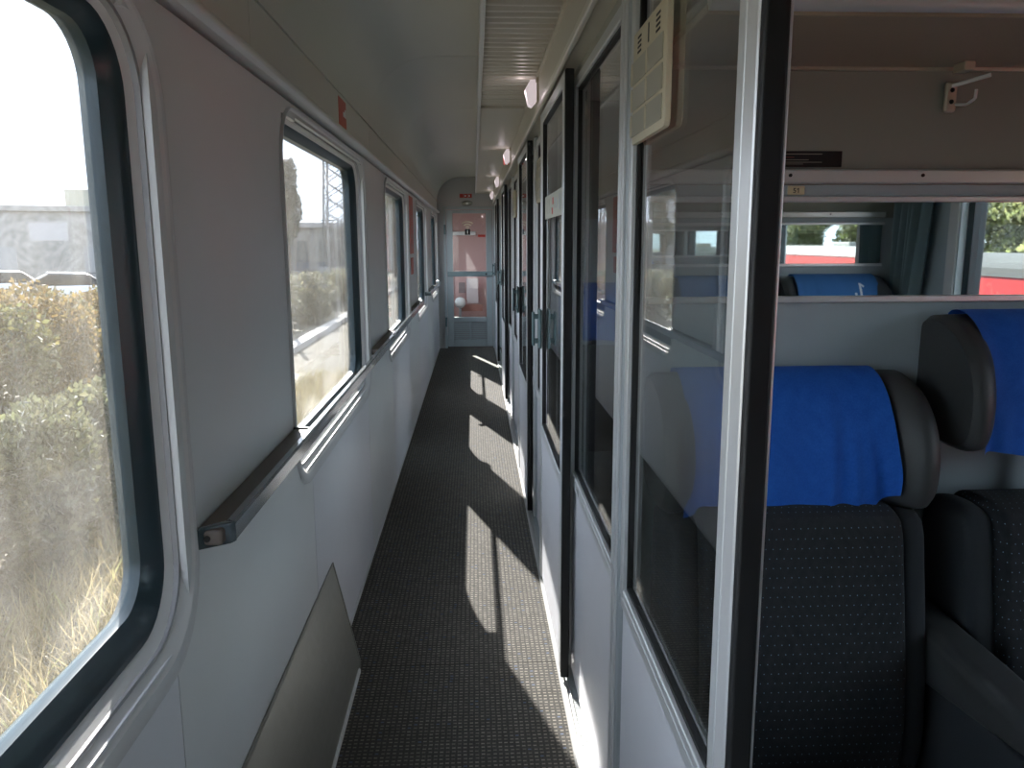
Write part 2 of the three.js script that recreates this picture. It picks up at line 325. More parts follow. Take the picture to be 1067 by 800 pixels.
for (let k = -1; k <= 3; k++) {
  const p0 = partD(k - 1), p1 = partD(k);                            // this compartment runs from p0 to p1
  const jambD = p0 + 0.23 + 1.392, jamb = p1 - 0.76, near = p0 + 0.85;
  // pane on the near side of the door, pane on its far side
  fixedPane(p0 + 0.045, near, 'fixed glass pane over which a compartment door slides');
  fixedPane(jamb + 0.04, p1 - 0.045, 'fixed glass pane between compartment door jamb and partition post');
  lowerPanel(p0 + 0.045, near); lowerPanel(jamb + 0.04, p1 - 0.045);
  obj('top_panel', box(0.318, 0.338, 1.93, 1.965, p0 + 0.045, p1 - 0.045), M.olive, front);
  obj('near_jamb', rbox(0.306, 0.345, 0.02, 1.93, near, near + 0.03, 0.004), M.alu, front);
  obj('jamb', rbox(0.306, 0.345, 0.02, 1.93, jamb, jamb + 0.04, 0.004), M.aluBright, front);
  obj('jamb_seal', rbox(0.307, 0.336, 0.02, 1.93, jamb - 0.016, jamb, 0.005), M.rubber, front);
  obj('partition_post', [rbox(0.304, 0.345, 0.02, 1.95, p1 - 0.034, p1 + 0.034, 0.006, 3)], M.post, front);
  for (const e of [-0.016, 0.016]) obj('post_strip', rbox(0.298, 0.306, 0.02, 1.95, p1 + e - 0.009, p1 + e + 0.009, 0.003), M.alu, front);
}
// ---- sliding doors
function slidingDoor(n, dNear, label) {
  const g = structGroup('door_' + n, label), d1 = dNear + 0.86, x0 = 0.270, x1 = 0.298;
  obj('seal', rbox(x0 + 0.0005, x1 - 0.0005, 0.024, 1.945, dNear - 0.012, dNear + 0.004, 0.004), M.rubber, g);
  obj('stile', rbox(x0, x1, 0.03, 1.945, dNear + 0.004, dNear + 0.06, 0.005), M.alu, g);
  obj('stile', rbox(x0, x1, 0.03, 1.945, d1 - 0.075, d1, 0.005), M.alu, g);
  obj('rail', rbox(x0 + 0.001, x1 - 0.001, 1.905, 1.945, dNear + 0.06, d1 - 0.075, 0.004), M.alu, g);
  obj('rail', rbox(x0 + 0.001, x1 - 0.001, 0.66, 0.70, dNear + 0.06, d1 - 0.075, 0.004), M.alu, g);
  obj('glazing_bead', [box(x0 + 0.004, x1 - 0.004, 0.70, 1.905, dNear + 0.06, dNear + 0.067), box(x0 + 0.004, x1 - 0.004, 0.70, 1.905, d1 - 0.082, d1 - 0.075), box(x0 + 0.004, x1 - 0.004, 1.898, 1.905, dNear + 0.067, d1 - 0.082), box(x0 + 0.004, x1 - 0.004, 0.70, 0.707, dNear + 0.067, d1 - 0.082)], M.rubber, g);
  obj('pane', box(0.282, 0.286, 0.707, 1.898, dNear + 0.067, d1 - 0.082), paneGlass, g);
  obj('lower_panel', rbox(x0 + 0.004, x1 - 0.004, 0.04, 0.66, dNear + 0.06, d1 - 0.075, 0.003), M.facade, g);
  const h = obj('handle_plate', rbox(0.258, 0.270, 1.02, 1.18, d1 - 0.085, d1 - 0.012, 0.005), M.handle, g);
  obj('grip', [rbox(0.232, 0.244, 1.03, 1.17, d1 - 0.07, d1 - 0.05, 0.005), rbox(0.24, 0.262, 1.04, 1.06, d1 - 0.068, d1 - 0.052, 0.004), rbox(0.24, 0.262, 1.14, 1.16, d1 - 0.068, d1 - 0.052, 0.004)], M.handle, h);
}
slidingDoor(1, -0.68, 'glass sliding door pushed open beside the doorway in front of the blue seats');
slidingDoor(2, 2.43, 'closed glass sliding door of the next compartment');
slidingDoor(3, 4.10, 'glass sliding door standing open two compartments along');
slidingDoor(4, 7.19, 'closed glass sliding door of the fourth compartment');
slidingDoor(5, 9.57, 'closed glass sliding door next to the end door');
// ---- partitions between the compartments
for (let k = -2; k <= 3; k++) {
  const p = partD(k), g = structGroup('wall_partition_' + (k + 3), 'pale blue grey partition wall between compartments');
  if (p > 11) continue;
  obj('lower_board', uvOf(box(0.338, 2.14, 0, 1.56, p - 0.03, p + 0.03)), M.partition, g);
  obj('upper_board', uvOf(box(0.338, 2.14, 1.56, 2.14, p - 0.028, p + 0.028)), M.partitionTop, g);
}
// ---- outer wall with the compartment windows
const wallRight = structGroup('wall_right', 'outer wall of the compartments');
const rc = (k) => 0.43 + P * k;
const rclear = (c, o = 0) => rrect(c - 0.62 - o, c + 0.62 + o, 0.84 - o, 1.74 + o, 0.07 + o);
{
  const holes = []; for (let k = -1; k <= 4; k++) if (rc(k) < 10.2 && rc(k) > -2.6) holes.push(rclear(rc(k), 0.03));
  obj('outer_shell', plateX([[-3.5, -0.14], [12.7, -0.14], [12.7, 2.5], [-3.5, 2.5]], 2.125, 2.24, holes), M.partition, wallRight);
}
for (let k = -1; k <= 4; k++) {
  const c = rc(k); if (c > 10.2 || c < -2.6) continue;
  const w = structGroup('window_' + (winN++), 'compartment window in the outer wall with dark gasket');
  obj('surround', ringX([[rclear(c, 0.10), 2.124], [rclear(c, 0.095), 2.112], [rclear(c, 0.04), 2.118], [rclear(c, 0.028), 2.16]], false), M.trim, w);
  obj('gasket', ringX([[rclear(c, 0.029), 2.22], [rclear(c, 0.029), 2.155], [rclear(c, 0.0), 2.165], [rclear(c, 0.0), 2.22]], true), M.gasket, w);
  obj('pane', plateX(rclear(c, 0.004), 2.190, 2.194), paneGlass, w);
}
// ---- end walls
{
  const arch = []; for (let i = 0; i <= 12; i++) { const t = (i / 12) * Math.PI / 2; arch.push([-0.503 + 0.3 * (1 - Math.cos(t)), 2.0 + 0.3 * Math.sin(t)]); }
  const we = structGroup('wall_end', 'pale end wall of the corridor round the glass door');
  obj('end_panel', plateZ([[0.345, 0], [0.345, 2.37], [-0.52, 2.37], [-0.52, 0], [-0.385, 0], [-0.385, 1.885], [0.262, 1.885], [0.262, 0]], -11.06, -11.0), M.endWall, we);
  obj('compartment_end', box(0.345, 2.14, 0, 2.37, 11.0, 11.06), M.partition, we);
  const wb = struct('wall_back', [box(-0.52, 2.14, 0, 2.37, -3.46, -3.4)], M.endWall, 'end wall of the corridor behind the viewer');
  const vl = structGroup('wall_vestibule', 'pinkish vestibule walls behind the end door');
  obj('back_panel', box(-0.5, 2.14, 0, 2.37, 12.55, 12.62), M.pink, vl);
  obj('side_panel', box(0.60, 0.66, 0, 2.37, 11.07, 12.55), M.pink, vl);
}
// ================================================================ END DOOR
{
  const g = structGroup('door_6', 'glass end door with grey frame and push bar'), z0 = 10.985, z1 = 11.03;
  const X0 = -0.373, X1 = 0.250;
  obj('stile', rbox(X0, X0 + 0.085, 0.02, 1.875, z0, z1, 0.006), M.endDoor, g);
  obj('stile', rbox(X1 - 0.085, X1, 0.02, 1.875, z0, z1, 0.006), M.endDoor, g);
  obj('rail', rbox(X0 + 0.085, X1 - 0.085, 1.83, 1.875, z0, z1, 0.006), M.endDoor, g);
  obj('rail', rbox(X0 + 0.085, X1 - 0.085, 0.36, 0.43, z0, z1, 0.006), M.endDoor, g);
  obj('rail', rbox(X0 + 0.085, X1 - 0.085, 0.02, 0.12, z0, z1, 0.006), M.endDoor, g);
  obj('pane', box(X0 + 0.085, X1 - 0.085, 0.43, 1.83, z0 + 0.02, z0 + 0.026), paneGlass, g);
  const pb = obj('push_bar', rbox(X0 + 0.01, X1 + 0.0, 0.985, 1.055, z0 - 0.03, z0 - 0.002, 0.008), M.pushBar, g);
  obj('push_lock', rbox(0.15, 0.175, 1.005, 1.03, z0 - 0.036, z0 - 0.03, 0.003), M.black, pb);
  obj('vent_back', box(X0 + 0.085, X1 - 0.085, 0.12, 0.36, z0 + 0.02, z0 + 0.03), M.shell, g);
  obj('vent_mullion', rbox(-0.075, -0.05, 0.12, 0.36, z0 + 0.002, z0 + 0.02, 0.003), M.endDoor, g);
  for (let i = 0; i < 9; i++) obj('vent_slat', rbox(X0 + 0.087, X1 - 0.087, 0.13 + i * 0.025, 0.143 + i * 0.025, z0 + 0.008, z0 + 0.018, 0.003), M.endDoor, g);
  for (const y of [1.55, 0.3]) obj('hinge', rbox(X0 - 0.03, X0 - 0.004, y, y + 0.13, z0 - 0.03, z0 + 0.0, 0.004), M.handle, g);
  obj('casing', [rbox(-0.41, -0.376, 0.0, 1.92, z0 - 0.008, 11.0, 0.003), rbox(0.253, 0.287, 0.0, 1.92, z0 - 0.008, 11.0, 0.003), rbox(-0.41, 0.287, 1.88, 1.92, z0 - 0.008, 11.0, 0.003)], M.endDoor, g);
}

// ================================================================ CORRIDOR FITTINGS
// ---- handrails on the window wall
function handrail(d0, d1, label) {
  const t = thing('handrail', label, 'handrail', [0, 0, 0], 0, 'handrails on the window wall');
  const yb = 0.925, yt = 0.963, xf = -0.43;
  const face = [[xf - 0.012, yb], [xf - 0.003, yb], [xf, yb + 0.004], [xf, yt - 0.005], [xf - 0.004, yt], [xf - 0.016, yt], [xf - 0.016, yt - 0.006], [xf - 0.012, yt - 0.008]];
  obj('bar', profileZ(face, d0 + 0.045, d1 - 0.045, 0.5), M.rail, t);
  // mitred ends that run back to the wall
  for (const [e, s] of [[d0, 1], [d1, -1]]) {
    const c = obj('end_cap', (() => {
      const p = [[-0.4905, e], [-0.4905, e + s * 0.012], [xf - 0.012, e + s * 0.055], [xf, e + s * 0.046], [xf - 0.006, e + s * 0.034]];
      const sh = new THREE.Shape((s > 0 ? p : p.slice().reverse()).map(([x, d]) => new THREE.Vector2(x, d)));
      return toCreasedNormals(new THREE.ExtrudeGeometry(sh, { depth: yt - yb - 0.006, bevelEnabled: true, bevelSize: 0.002, bevelThickness: 0.003, bevelSegments: 2, bevelOffset: -0.002 }).rotateX(-Math.PI / 2).translate(0, yb + 0.003, 0), 0.6);
    })(), M.rail, t);
    obj('screw', new THREE.CylinderGeometry(0.0055, 0.0055, 0.004, 14).rotateX(Math.PI / 2).rotateY(s * 0.55).translate(-0.469, 0.944, -(e + s * 0.0085)), M.dark, c);
  }
  // covers that fill the space to the wall between the windows
  for (let k = -1; k <= 4; k++) {
    const a = Math.max(d0 + 0.01, wc(k) + 0.80), b = Math.min(d1 - 0.01, wc(k + 1) - 0.815);
    if (b - a < 0.1) continue;
    const c = obj('wall_bracket', rbox(-0.491, xf - 0.014, 0.93, 0.9585, a, b, 0.006, 3), M.railTop, t);
    obj('bracket_end', rbox(-0.490, xf - 0.015, 0.926, 0.9625, b, b + 0.012, 0.004), M.rubber, c);
  }
}
handrail(1.327, 6.85, 'long dark grey handrail under the windows, starting beside the large window');
handrail(7.95, 10.35, 'short dark grey handrail at the last window before the end door');
// ---- stainless kick cover along the foot of the wall
{
  const t = thing('heater_cover', 'sloping stainless steel cover at the foot of the window wall', 'heater cover');
  obj('cover', profileZ([[-0.4895, 0.376], [-0.4885, 0.380], [-0.412, 0.03], [-0.411, 0.0], [-0.489, 0.0]], 0.35, 2.56, 0.3), M.steel, t);
  obj('end_plate', plateZ([[-0.4905, 0.0], [-0.409, 0.0], [-0.410, 0.03], [-0.4865, 0.386], [-0.4905, 0.386]], -2.566, -2.56), M.steel, t);
  obj('top_flange', rbox(-0.4905, -0.4865, 0.374, 0.388, 0.35, 2.56, 0.001), M.steel, t);
  obj('floor_edging', rbox(-0.414, -0.404, 0.0, 0.016, 0.35, 2.53, 0.003), M.aluBright, t);
  obj('latch', rbox(-0.4905, -0.484, 0.345, 0.362, 2.567, 2.575, 0.002), M.black, t);
}
// ---- call lamps on the header
for (let i = 0; i < 5; i++) {
  const d = 3.32 + P * i - (i > 2 ? 0.1 : 0);
  if (d > 11) continue;
  const t = thing('call_lamp', 'small pale pink wedge lamp on the header above a compartment door', 'lamp', [0.262, 2.03, -d], 0, 'lamps along the header');
  obj('base', rbox(-0.008, 0, -0.035, 0.035, -0.04, 0.04, 0.003), M.header, t);
  obj('cover', (() => { const s = new THREE.Shape([[0, 0.052], [-0.026, 0.05], [-0.047, 0.012], [-0.034, -0.045], [-0.02, -0.052], [0, -0.03]].map((p) => new THREE.Vector2(...p))); return toCreasedNormals(new THREE.ExtrudeGeometry(s, { depth: 0.048, bevelEnabled: true, bevelSize: 0.006, bevelThickness: 0.008, bevelSegments: 3, bevelOffset: -0.006 }).translate(-0.006, 0, -0.024), 0.5); })(), M.lampShell, t);
  obj('clip', rbox(-0.012, 0, 0.035, 0.055, -0.05, -0.034, 0.003), M.brass, t);
  const glow = new THREE.PointLight(new THREE.Color().setRGB(1, 0.86, 0.92), 0.002, 3); glow.position.set(-0.062, -0.002, 0); glow.castShadow = true; t.add(glow);
  if (i === 1) { t.userData.label = 'small pale pink wedge lamp with a red tab on its side'; delete t.userData.group; obj('tab', rbox(-0.05, -0.012, -0.05, 0.02, 0.034, 0.038, 0.001), M.red, t); }
}
// ---- reservation plates on the fixed panes
function plateOn(d, label, detail, group) {
  const t = thing('reservation_plate', label, 'plate', [0.3175, 1.632, -d], 0, group), W = 0.285, Hh = 0.2;
  obj('board', (() => { const s = new THREE.Shape(rrect(0, W, 0, Hh, 0.016, 5).map(([u, v]) => new THREE.Vector2(u, v))); return toCreasedNormals(new THREE.ExtrudeGeometry(s, { depth: 0.007, bevelEnabled: true, bevelSize: 0.002, bevelThickness: 0.002, bevelSegments: 2, bevelOffset: -0.002 }).translate(0, 0, -0.009).rotateY(Math.PI / 2), 0.5); })(), M.plate, t);
  for (let r = 0; r < 3; r++) for (let c = 0; c < 2; c++) {
    const u0 = 0.018 + c * 0.129, v0 = 0.014 + r * 0.047;
    const p = obj('ticket_pocket', rbox(-0.0135, -0.0105, v0, v0 + 0.04, u0, u0 + 0.118, 0.001), M.platePocket, t);
    if (detail) obj('thumb_notch', plateX((() => { const q = []; for (let i = 0; i <= 12; i++) { const a = (i / 12) * Math.PI * 2; q.push([u0 + 0.118 + 0.008 * Math.cos(a), v0 + 0.02 + 0.021 * Math.sin(a)]); } return q; })(), -0.0142, -0.0128), M.plate, p);
  }
  if (detail) {                                                      // pictograms over the pockets: little bars and a window stroke
    for (let i = 0; i < 4; i++) obj('seat_mark', [rbox(-0.0118, -0.0105, 0.158 + i * 0.0085, 0.162 + i * 0.0085, 0.195, 0.225, 0.0005)], M.dark, t);
    for (let i = 0; i < 4; i++) obj('seat_mark', [rbox(-0.0118, -0.0105, 0.158 + i * 0.0085, 0.162 + i * 0.0085, 0.045, 0.075, 0.0005)], M.dark, t);
    obj('aisle_mark', [rbox(-0.0118, -0.0105, 0.158, 0.19, 0.13, 0.137, 0.0005)], M.dark, t);
  }
  return t;
}
plateOn(1.315, 'beige reservation plate with six ticket pockets on the open compartment front', true);
for (let k = 1; k <= 3; k++) plateOn(1.315 + P * k, 'beige reservation plate with ticket pockets on a farther compartment front', k < 2, 'reservation plates on farther fronts');
// ---- stickers and signs
{
  const t = thing('notice_sticker', 'pale sticker strip with red and dark pictograms on the first closed door', 'sticker', [0.2818, 1.535, -2.58]);
  obj('sheet', box(-0.0012, 0, 0, 0.085, 0, 0.60), mat(lin(0.42, 0.44, 0.38), 0.5), t);
  for (const [u, v, h, m] of [[0.06, 0.02, 0.05, M.post], [0.16, 0.03, 0.03, M.post], [0.27, 0.045, 0.024, M.red], [0.29, 0.012, 0.022, M.red], [0.42, 0.02, 0.05, M.olive], [0.5, 0.02, 0.05, M.olive]]) obj('pictogram', box(-0.0022, -0.0012, v, v + h, u, u + 0.035), m, t);
}
{
  const t = thing('extinguisher_sign', 'small red square sign with a white extinguisher above the second window', 'sign', [-0.4912, 1.875, -3.08]);
  obj('sheet', box(0, 0.0015, 0.0, 0.105, 0.0, 0.17), M.redStrip, t);
  obj('pictogram', plateX([[0.095, 0.045], [0.16, 0.045], [0.16, 0.075], [0.135, 0.075], [0.135, 0.066], [0.12, 0.062], [0.095, 0.062]], 0.0015, 0.0025), M.white, t);
}
{
  const t = thing('emergency_sign', 'tall red emergency strip on the pier between two windows', 'sign', [-0.4912, 1.2, -6.22]);
  obj('sheet', rbox(0, 0.004, 0.16, 0.60, 0, 0.34, 0.001), M.redStrip, t);
  obj('tail', rbox(0, 0.004, 0.0, 0.13, 0.06, 0.28, 0.001), M.redStrip, t);
  for (let i = 0; i < 5; i++) obj('pictogram', box(0.004, 0.0048, 0.2 + i * 0.075, 0.235 + i * 0.075, 0.08, 0.26), M.pinkDark, t);
}
{
  const t = thing('exit_sign', 'red pictogram sign over the glass end door', 'sign', [-0.19, 2.03, -10.999]);
  obj('sheet', box(0, 0.175, 0, 0.062, -0.001, 0.0005), mat(lin(0.42, 0.38, 0.35), 0.5), t);
  for (const [u, w] of [[0.006, 0.05], [0.062, 0.05], [0.118, 0.05]]) obj('pictogram', box(u, u + w, 0.006, 0.056, -0.0005, 0.0025).translate(0, 0, 0.002), M.red, t);
  obj('symbol', box(0.072, 0.092, 0.02, 0.04, -0.003, 0.0).translate(0, 0, 0.003), M.white, t);
  obj('symbol', box(0.128, 0.142, 0.018, 0.044, -0.003, 0.0).translate(0, 0, 0.003), M.white, t);
}
{
  const t = thing('ceiling_speaker', 'oval grey fitting with a white button above the end door', 'speaker', [-0.085, 1.965, -10.999]);
  obj('body', new THREE.SphereGeometry(1, 20, 12).scale(0.075, 0.035, 0.03), M.steel, t);
  obj('button', new THREE.SphereGeometry(1, 12, 8).scale(0.02, 0.014, 0.01).translate(0, -0.004, 0.026), M.white, t);
}
{
  const t = thing('class_sign', 'black square sign with a white numeral on the end door glass', 'sign', [-0.085, 1.545, -11.003]);
  obj('sheet', box(-0.035, 0.035, 0, 0.075, -0.004, 0.0), M.black, t);
  obj('numeral', box(-0.006, 0.006, 0.015, 0.06, -0.006, -0.004).translate(0, 0, -0.0005), M.white, t);
}
{
  const t = thing('door_sticker', 'small red strip sticker on the end door glass', 'sticker', [0.055, 1.515, -11.003]);
  obj('sheet', box(0, 0.1, 0, 0.032, -0.003, 0), M.red, t);
}
{
  const t = thing('wireless_sticker', 'pale arcs of a wireless symbol on the end door glass', 'sticker', [-0.085, 1.62, -11.003]);
  for (const r of [0.04, 0.075, 0.11]) obj('arc', (() => { const s = new THREE.Shape(); s.absarc(0, 0, r, Math.PI * 0.25, Math.PI * 0.75); s.absarc(0, 0, r - 0.017, Math.PI * 0.75, Math.PI * 0.25, true); return new THREE.ExtrudeGeometry(s, { depth: 0.002, bevelEnabled: false, curveSegments: 16 }); })(), M.plate, t);
  obj('dot', new THREE.CylinderGeometry(0.012, 0.012, 0.002, 14).rotateX(Math.PI / 2).translate(0, 0.0, 0.001), M.plate, t);
}
// ---- things in the vestibule seen through the end door
{
  const t = thing('vestibule_cabinet', 'pink vestibule cabinet with a pale panel and grey notice', 'cabinet', [-0.3, 0, -12.48]);
  obj('body', rbox(0.0, 0.72, 0.0, 1.02, -0.06, 0.05, 0.01), M.pink, t);
  obj('door', rbox(0.18, 0.36, 0.52, 0.9, -0.085, -0.06, 0.006).translate(0, 0, 0.15), mat(lin(0.6, 0.5, 0.5), 0.4), t);
  obj('notice', rbox(0.06, 0.16, 0.68, 0.84, -0.07, -0.06, 0.002).translate(0, 0, 0.13), mat(lin(0.22, 0.16, 0.16), 0.5), t);
  obj('flap', rbox(0.08, 0.42, 0.4, 0.5, -0.07, -0.06, 0.002).translate(0, 0, 0.13), M.pinkDark, t);
}
{
  const t = thing('waste_bin', 'round white bin lid low in the vestibule', 'bin', [-0.22, 0.54, -12.18]);
  obj('lid', new THREE.SphereGeometry(0.085, 20, 14).scale(1, 1, 0.5), M.white, t);
  obj('stem', new THREE.CylinderGeometry(0.02, 0.02, 0.54, 10).translate(0, -0.27, 0), M.shell, t);
  obj('foot', new THREE.CylinderGeometry(0.09, 0.1, 0.02, 18).translate(0, -0.53, 0), M.shell, t);
}
{
  const t = thing('vestibule_rail', 'pale horizontal grab rail on the vestibule wall', 'rail', [-0.45, 1.55, -12.5]);
  obj('rail', rbox(0, 0.48, 0, 0.06, -0.02, 0.02, 0.01), M.white, t);
  obj('fixing', rbox(0.05, 0.08, 0.01, 0.05, 0.02, 0.06, 0.003), M.shell, t);
}

// ================================================================ COMPARTMENT
const WALLZ = -1.62;                                                 // face of the partition ahead
function wallFit(facing) {                                           // fittings on one partition: facing 1 looks to +z, -1 to -z
  const z = facing > 0 ? WALLZ : 0.71 - 0.01, s = facing, who = facing > 0 ? 'ahead, beside seat number 51' : 'opposite, over the seats with white lettering';
  const at = (g) => (s > 0 ? g.translate(0, 0, z) : g.rotateY(Math.PI).translate(2 * 1.19, 0, z));
  const t = thing('wall_mirror', 'narrow horizontal mirror in aluminium rails on the partition ' + who, 'mirror');
  obj('mirror_glass', at(box(0.36, 2.02, 1.336, 1.528, -0.006, 0)), M.mirror, t);
  obj('rail', at(rbox(0.35, 2.03, 1.526, 1.538, -0.014, 0, 0.003)), M.aluBright, t);
  obj('rail', at(rbox(0.35, 2.03, 1.324, 1.338, -0.014, 0, 0.003)), M.aluBright, t);
  const b = thing('wall_rail', 'pale metal strip with screws above the mirror ' + (s > 0 ? 'and number plate' : 'on the opposite partition'), 'rail');
  obj('strip', at(rbox(0.35, 2.05, 1.562, 1.590, -0.018, 0, 0.005)), M.ceilTrim, b);
  for (let x = 0.63; x < 2; x += 0.27) obj('screw', at(new THREE.CylinderGeometry(0.0035, 0.0035, 0.003, 10).rotateX(Math.PI / 2).translate(x, 1.578, 0.019)), M.dark, b);
  const r = thing('luggage_rack', 'brown luggage shelf with metal edge under the ceiling ' + (s > 0 ? 'above seat 51' : 'above the opposite seats'), 'luggage rack');
  obj('shelf', at(rbox(0.352, 2.03, 1.785, 1.80, -0.36, 0, 0.003)), M.rack, r);
  obj('back_edge', at(rbox(0.352, 2.03, 1.779, 1.786, -0.012, 0, 0.002)), M.brass, r);
  obj('front_tube', at(new THREE.CylinderGeometry(0.012, 0.012, 1.7, 14).rotateZ(Math.PI / 2).translate(1.206, 1.802, 0.365)), M.aluBright, r);
  for (const x of [0.365, 0.946, 1.5, 2.02]) obj('bracket', at(rbox(x - 0.011, x + 0.011, 1.768, 1.786, -0.07, -0.03, 0.003)), M.brass, r);
  if (s < 0) return;
  const h = thing('coat_hook', 'brass coat hook with two screws hanging under the luggage rack', 'hook', [0.949, 1.70, WALLZ]);
  obj('plate', rbox(-0.012, 0.012, 0.0, 0.058, -0.012, 0, 0.006, 3), M.brass, h);
  obj('hook_arm', tube([[0.008, 0.016, 0.008], [0.02, 0.012, 0.03], [0.024, 0.02, 0.05], [0.022, 0.036, 0.055]], 0.003, 16, 8), M.aluBright, h);
  obj('peg', bar([0.0, 0.05, 0.01], [0.045, 0.062, 0.06], 0.004, 8), M.white, h);
  for (const y of [0.02, 0.042]) obj('screw', new THREE.SphereGeometry(0.0045, 10, 8).translate(0, y, 0.012), M.dark, h);
}
wallFit(1); wallFit(-1);
{
  const num = canvasTex(128, 64, (k) => { k.fillStyle = '#d6cba6'; k.fillRect(0, 0, 128, 64); k.fillStyle = '#17150f'; k.font = 'bold 50px sans-serif'; k.textAlign = 'center'; k.textBaseline = 'middle'; k.fillText('51', 64, 34); });
  const t = thing('seat_number', 'small tan plate with the number 51', 'number plate', [0.65, 1.55, WALLZ]);
  obj('plate', rbox(-0.0175, 0.0175, -0.009, 0.009, -0.003, 0, 0.001), M.plate, t);
  obj('print', new THREE.PlaneGeometry(0.033, 0.0165).translate(0, 0, 0.0036), mat(lin(1, 1, 1), 0.5, { map: num }), t);
  const info = canvasTex(512, 112, (k) => {
    k.fillStyle = '#14151a'; k.fillRect(0, 0, 512, 112);
    k.fillStyle = '#a5a294'; k.fillRect(70, 16, 300, 6); k.fillRect(80, 60, 190, 5); k.fillRect(80, 78, 290, 5); k.fillStyle = '#8d4a40'; k.fillRect(80, 40, 80, 6);
    k.fillStyle = '#a5a294'; k.fillRect(80, 92, 150, 4);
  });
  const n = thing('info_sticker', 'dark information sticker with pale lines on the wall above seat 51', 'sticker', [0.668, 1.611, WALLZ]);
  obj('sheet', rbox(-0.072, 0.072, -0.0155, 0.0155, -0.002, 0, 0.0008), M.black, n);
  obj('print', new THREE.PlaneGeometry(0.14, 0.029).translate(0, 0, 0.0026), mat(lin(1, 1, 1), 0.45, { map: info }), n);
}
// ceiling vent and lamp of the compartment
{
  const t = thing('ceiling_vent', 'dark slotted vent in the compartment ceiling', 'vent', [0.98, 2.12, -1.25]);
  obj('frame', plateZ(rrect(-0.16, 0.16, -0.12, 0.12, 0.01, 4), 0, 0.02, [rrect(-0.14, 0.14, -0.10, 0.10, 0.005, 3)]).rotateX(Math.PI / 2), M.ceilTrim, t);
  for (let i = 0; i < 9; i++) obj('slat', rbox(-0.139, 0.139, -0.017, -0.004, -0.095 + i * 0.0235, -0.083 + i * 0.0235, 0.002), M.slat, t);
  const l = thing('ceiling_light', 'long unlit light strip in the compartment ceiling', 'ceiling light', [1.2, 2.12, -0.46]);
  obj('housing', rbox(-0.75, 0.75, -0.03, 0, -0.09, 0.09, 0.006), M.ceilTrim, l);
  obj('diffuser', rbox(-0.73, 0.73, -0.045, -0.03, -0.075, 0.075, 0.01), M.white, l);
}
// ---- seats
const clothTex = dataTex(256, 256, (x, y) => { const n = rr(-6, 6) + wrapNoise(x, y, 256, 3) * 6; return [24 + n, 94 + n, 190 + n]; });
const clothLogoTex = canvasTex(512, 512, (k) => { k.fillStyle = '#3f74b0'; k.fillRect(0, 0, 512, 512); k.save(); k.translate(118, 300); k.fillStyle = '#e9eef4'; k.font = 'bold 96px sans-serif'; k.fillText('1.', -40, 30); k.restore(); });
const clothMat = mat(lin(1, 1, 1), 0.85, { map: clothTex, sheen: 0.3, sheenColor: lin(0.3, 0.45, 0.8), sheenRoughness: 0.5, side: THREE.DoubleSide });
const clothLogoMat = mat(lin(1, 1, 1), 0.85, { map: clothLogoTex, sheen: 0.3, sheenColor: lin(0.3, 0.45, 0.8), sheenRoughness: 0.5, side: THREE.DoubleSide });
// side outline of a headrest, (forward, up), counter-clockwise from the lower back
const headSide = [[0.0, 0.06], [0.02, 0.02], [0.07, 0.0], [0.13, -0.004], [0.185, 0.004], [0.205, 0.03], [0.212, 0.08], [0.205, 0.13], [0.18, 0.18], [0.135, 0.222], [0.08, 0.245], [0.03, 0.25], [0.004, 0.24], [0.0, 0.2], [0.0, 0.13]];
const headCurve = new THREE.CatmullRomCurve3(headSide.map(([f, u]) => new THREE.Vector3(f, u, 0)), true);
const headLoop = headCurve.getPoints(44);
const HW = 0.262;
const headDepth = (x) => { const a = Math.abs(x) / HW, w = THREE.MathUtils.smoothstep(a, 0.62, 0.9); return 0.62 + 0.38 * w; };
function headrestGeo() {
  const nu = 40, nv = 44;
  const g = grid((u, v) => {
    let x = (u * 2 - 1), e = Math.sin(Math.min(1, (1 - Math.abs(x)) / 0.07) * Math.PI / 2);   // rounded ends
    const s = 0.92 + 0.08 * Math.pow(Math.max(e, 0), 0.6), p = headLoop[Math.round(v * nv) % 45 === 44 ? 0 : Math.round(v * nv)], X = x * HW;
    const f = p.x * headDepth(X);
    return [X, 0.122 + (p.y - 0.122) * s, 0.01 + 0.07 + (f - 0.07) * s];
  }, nu, nv);
  // close the two ends
  const caps = [];
  for (const side of [-1, 1]) { const pts = headLoop.slice(0, 44).map((p) => new THREE.Vector2(0.01 + 0.07 + (p.x * headDepth(HW) - 0.07) * 0.92, 0.122 + (p.y - 0.122) * 0.92)); caps.push(new THREE.ShapeGeometry(new THREE.Shape(pts)).rotateY(-Math.PI / 2).translate(side * HW, 0, 0)); }
  return [g, ...caps];
}
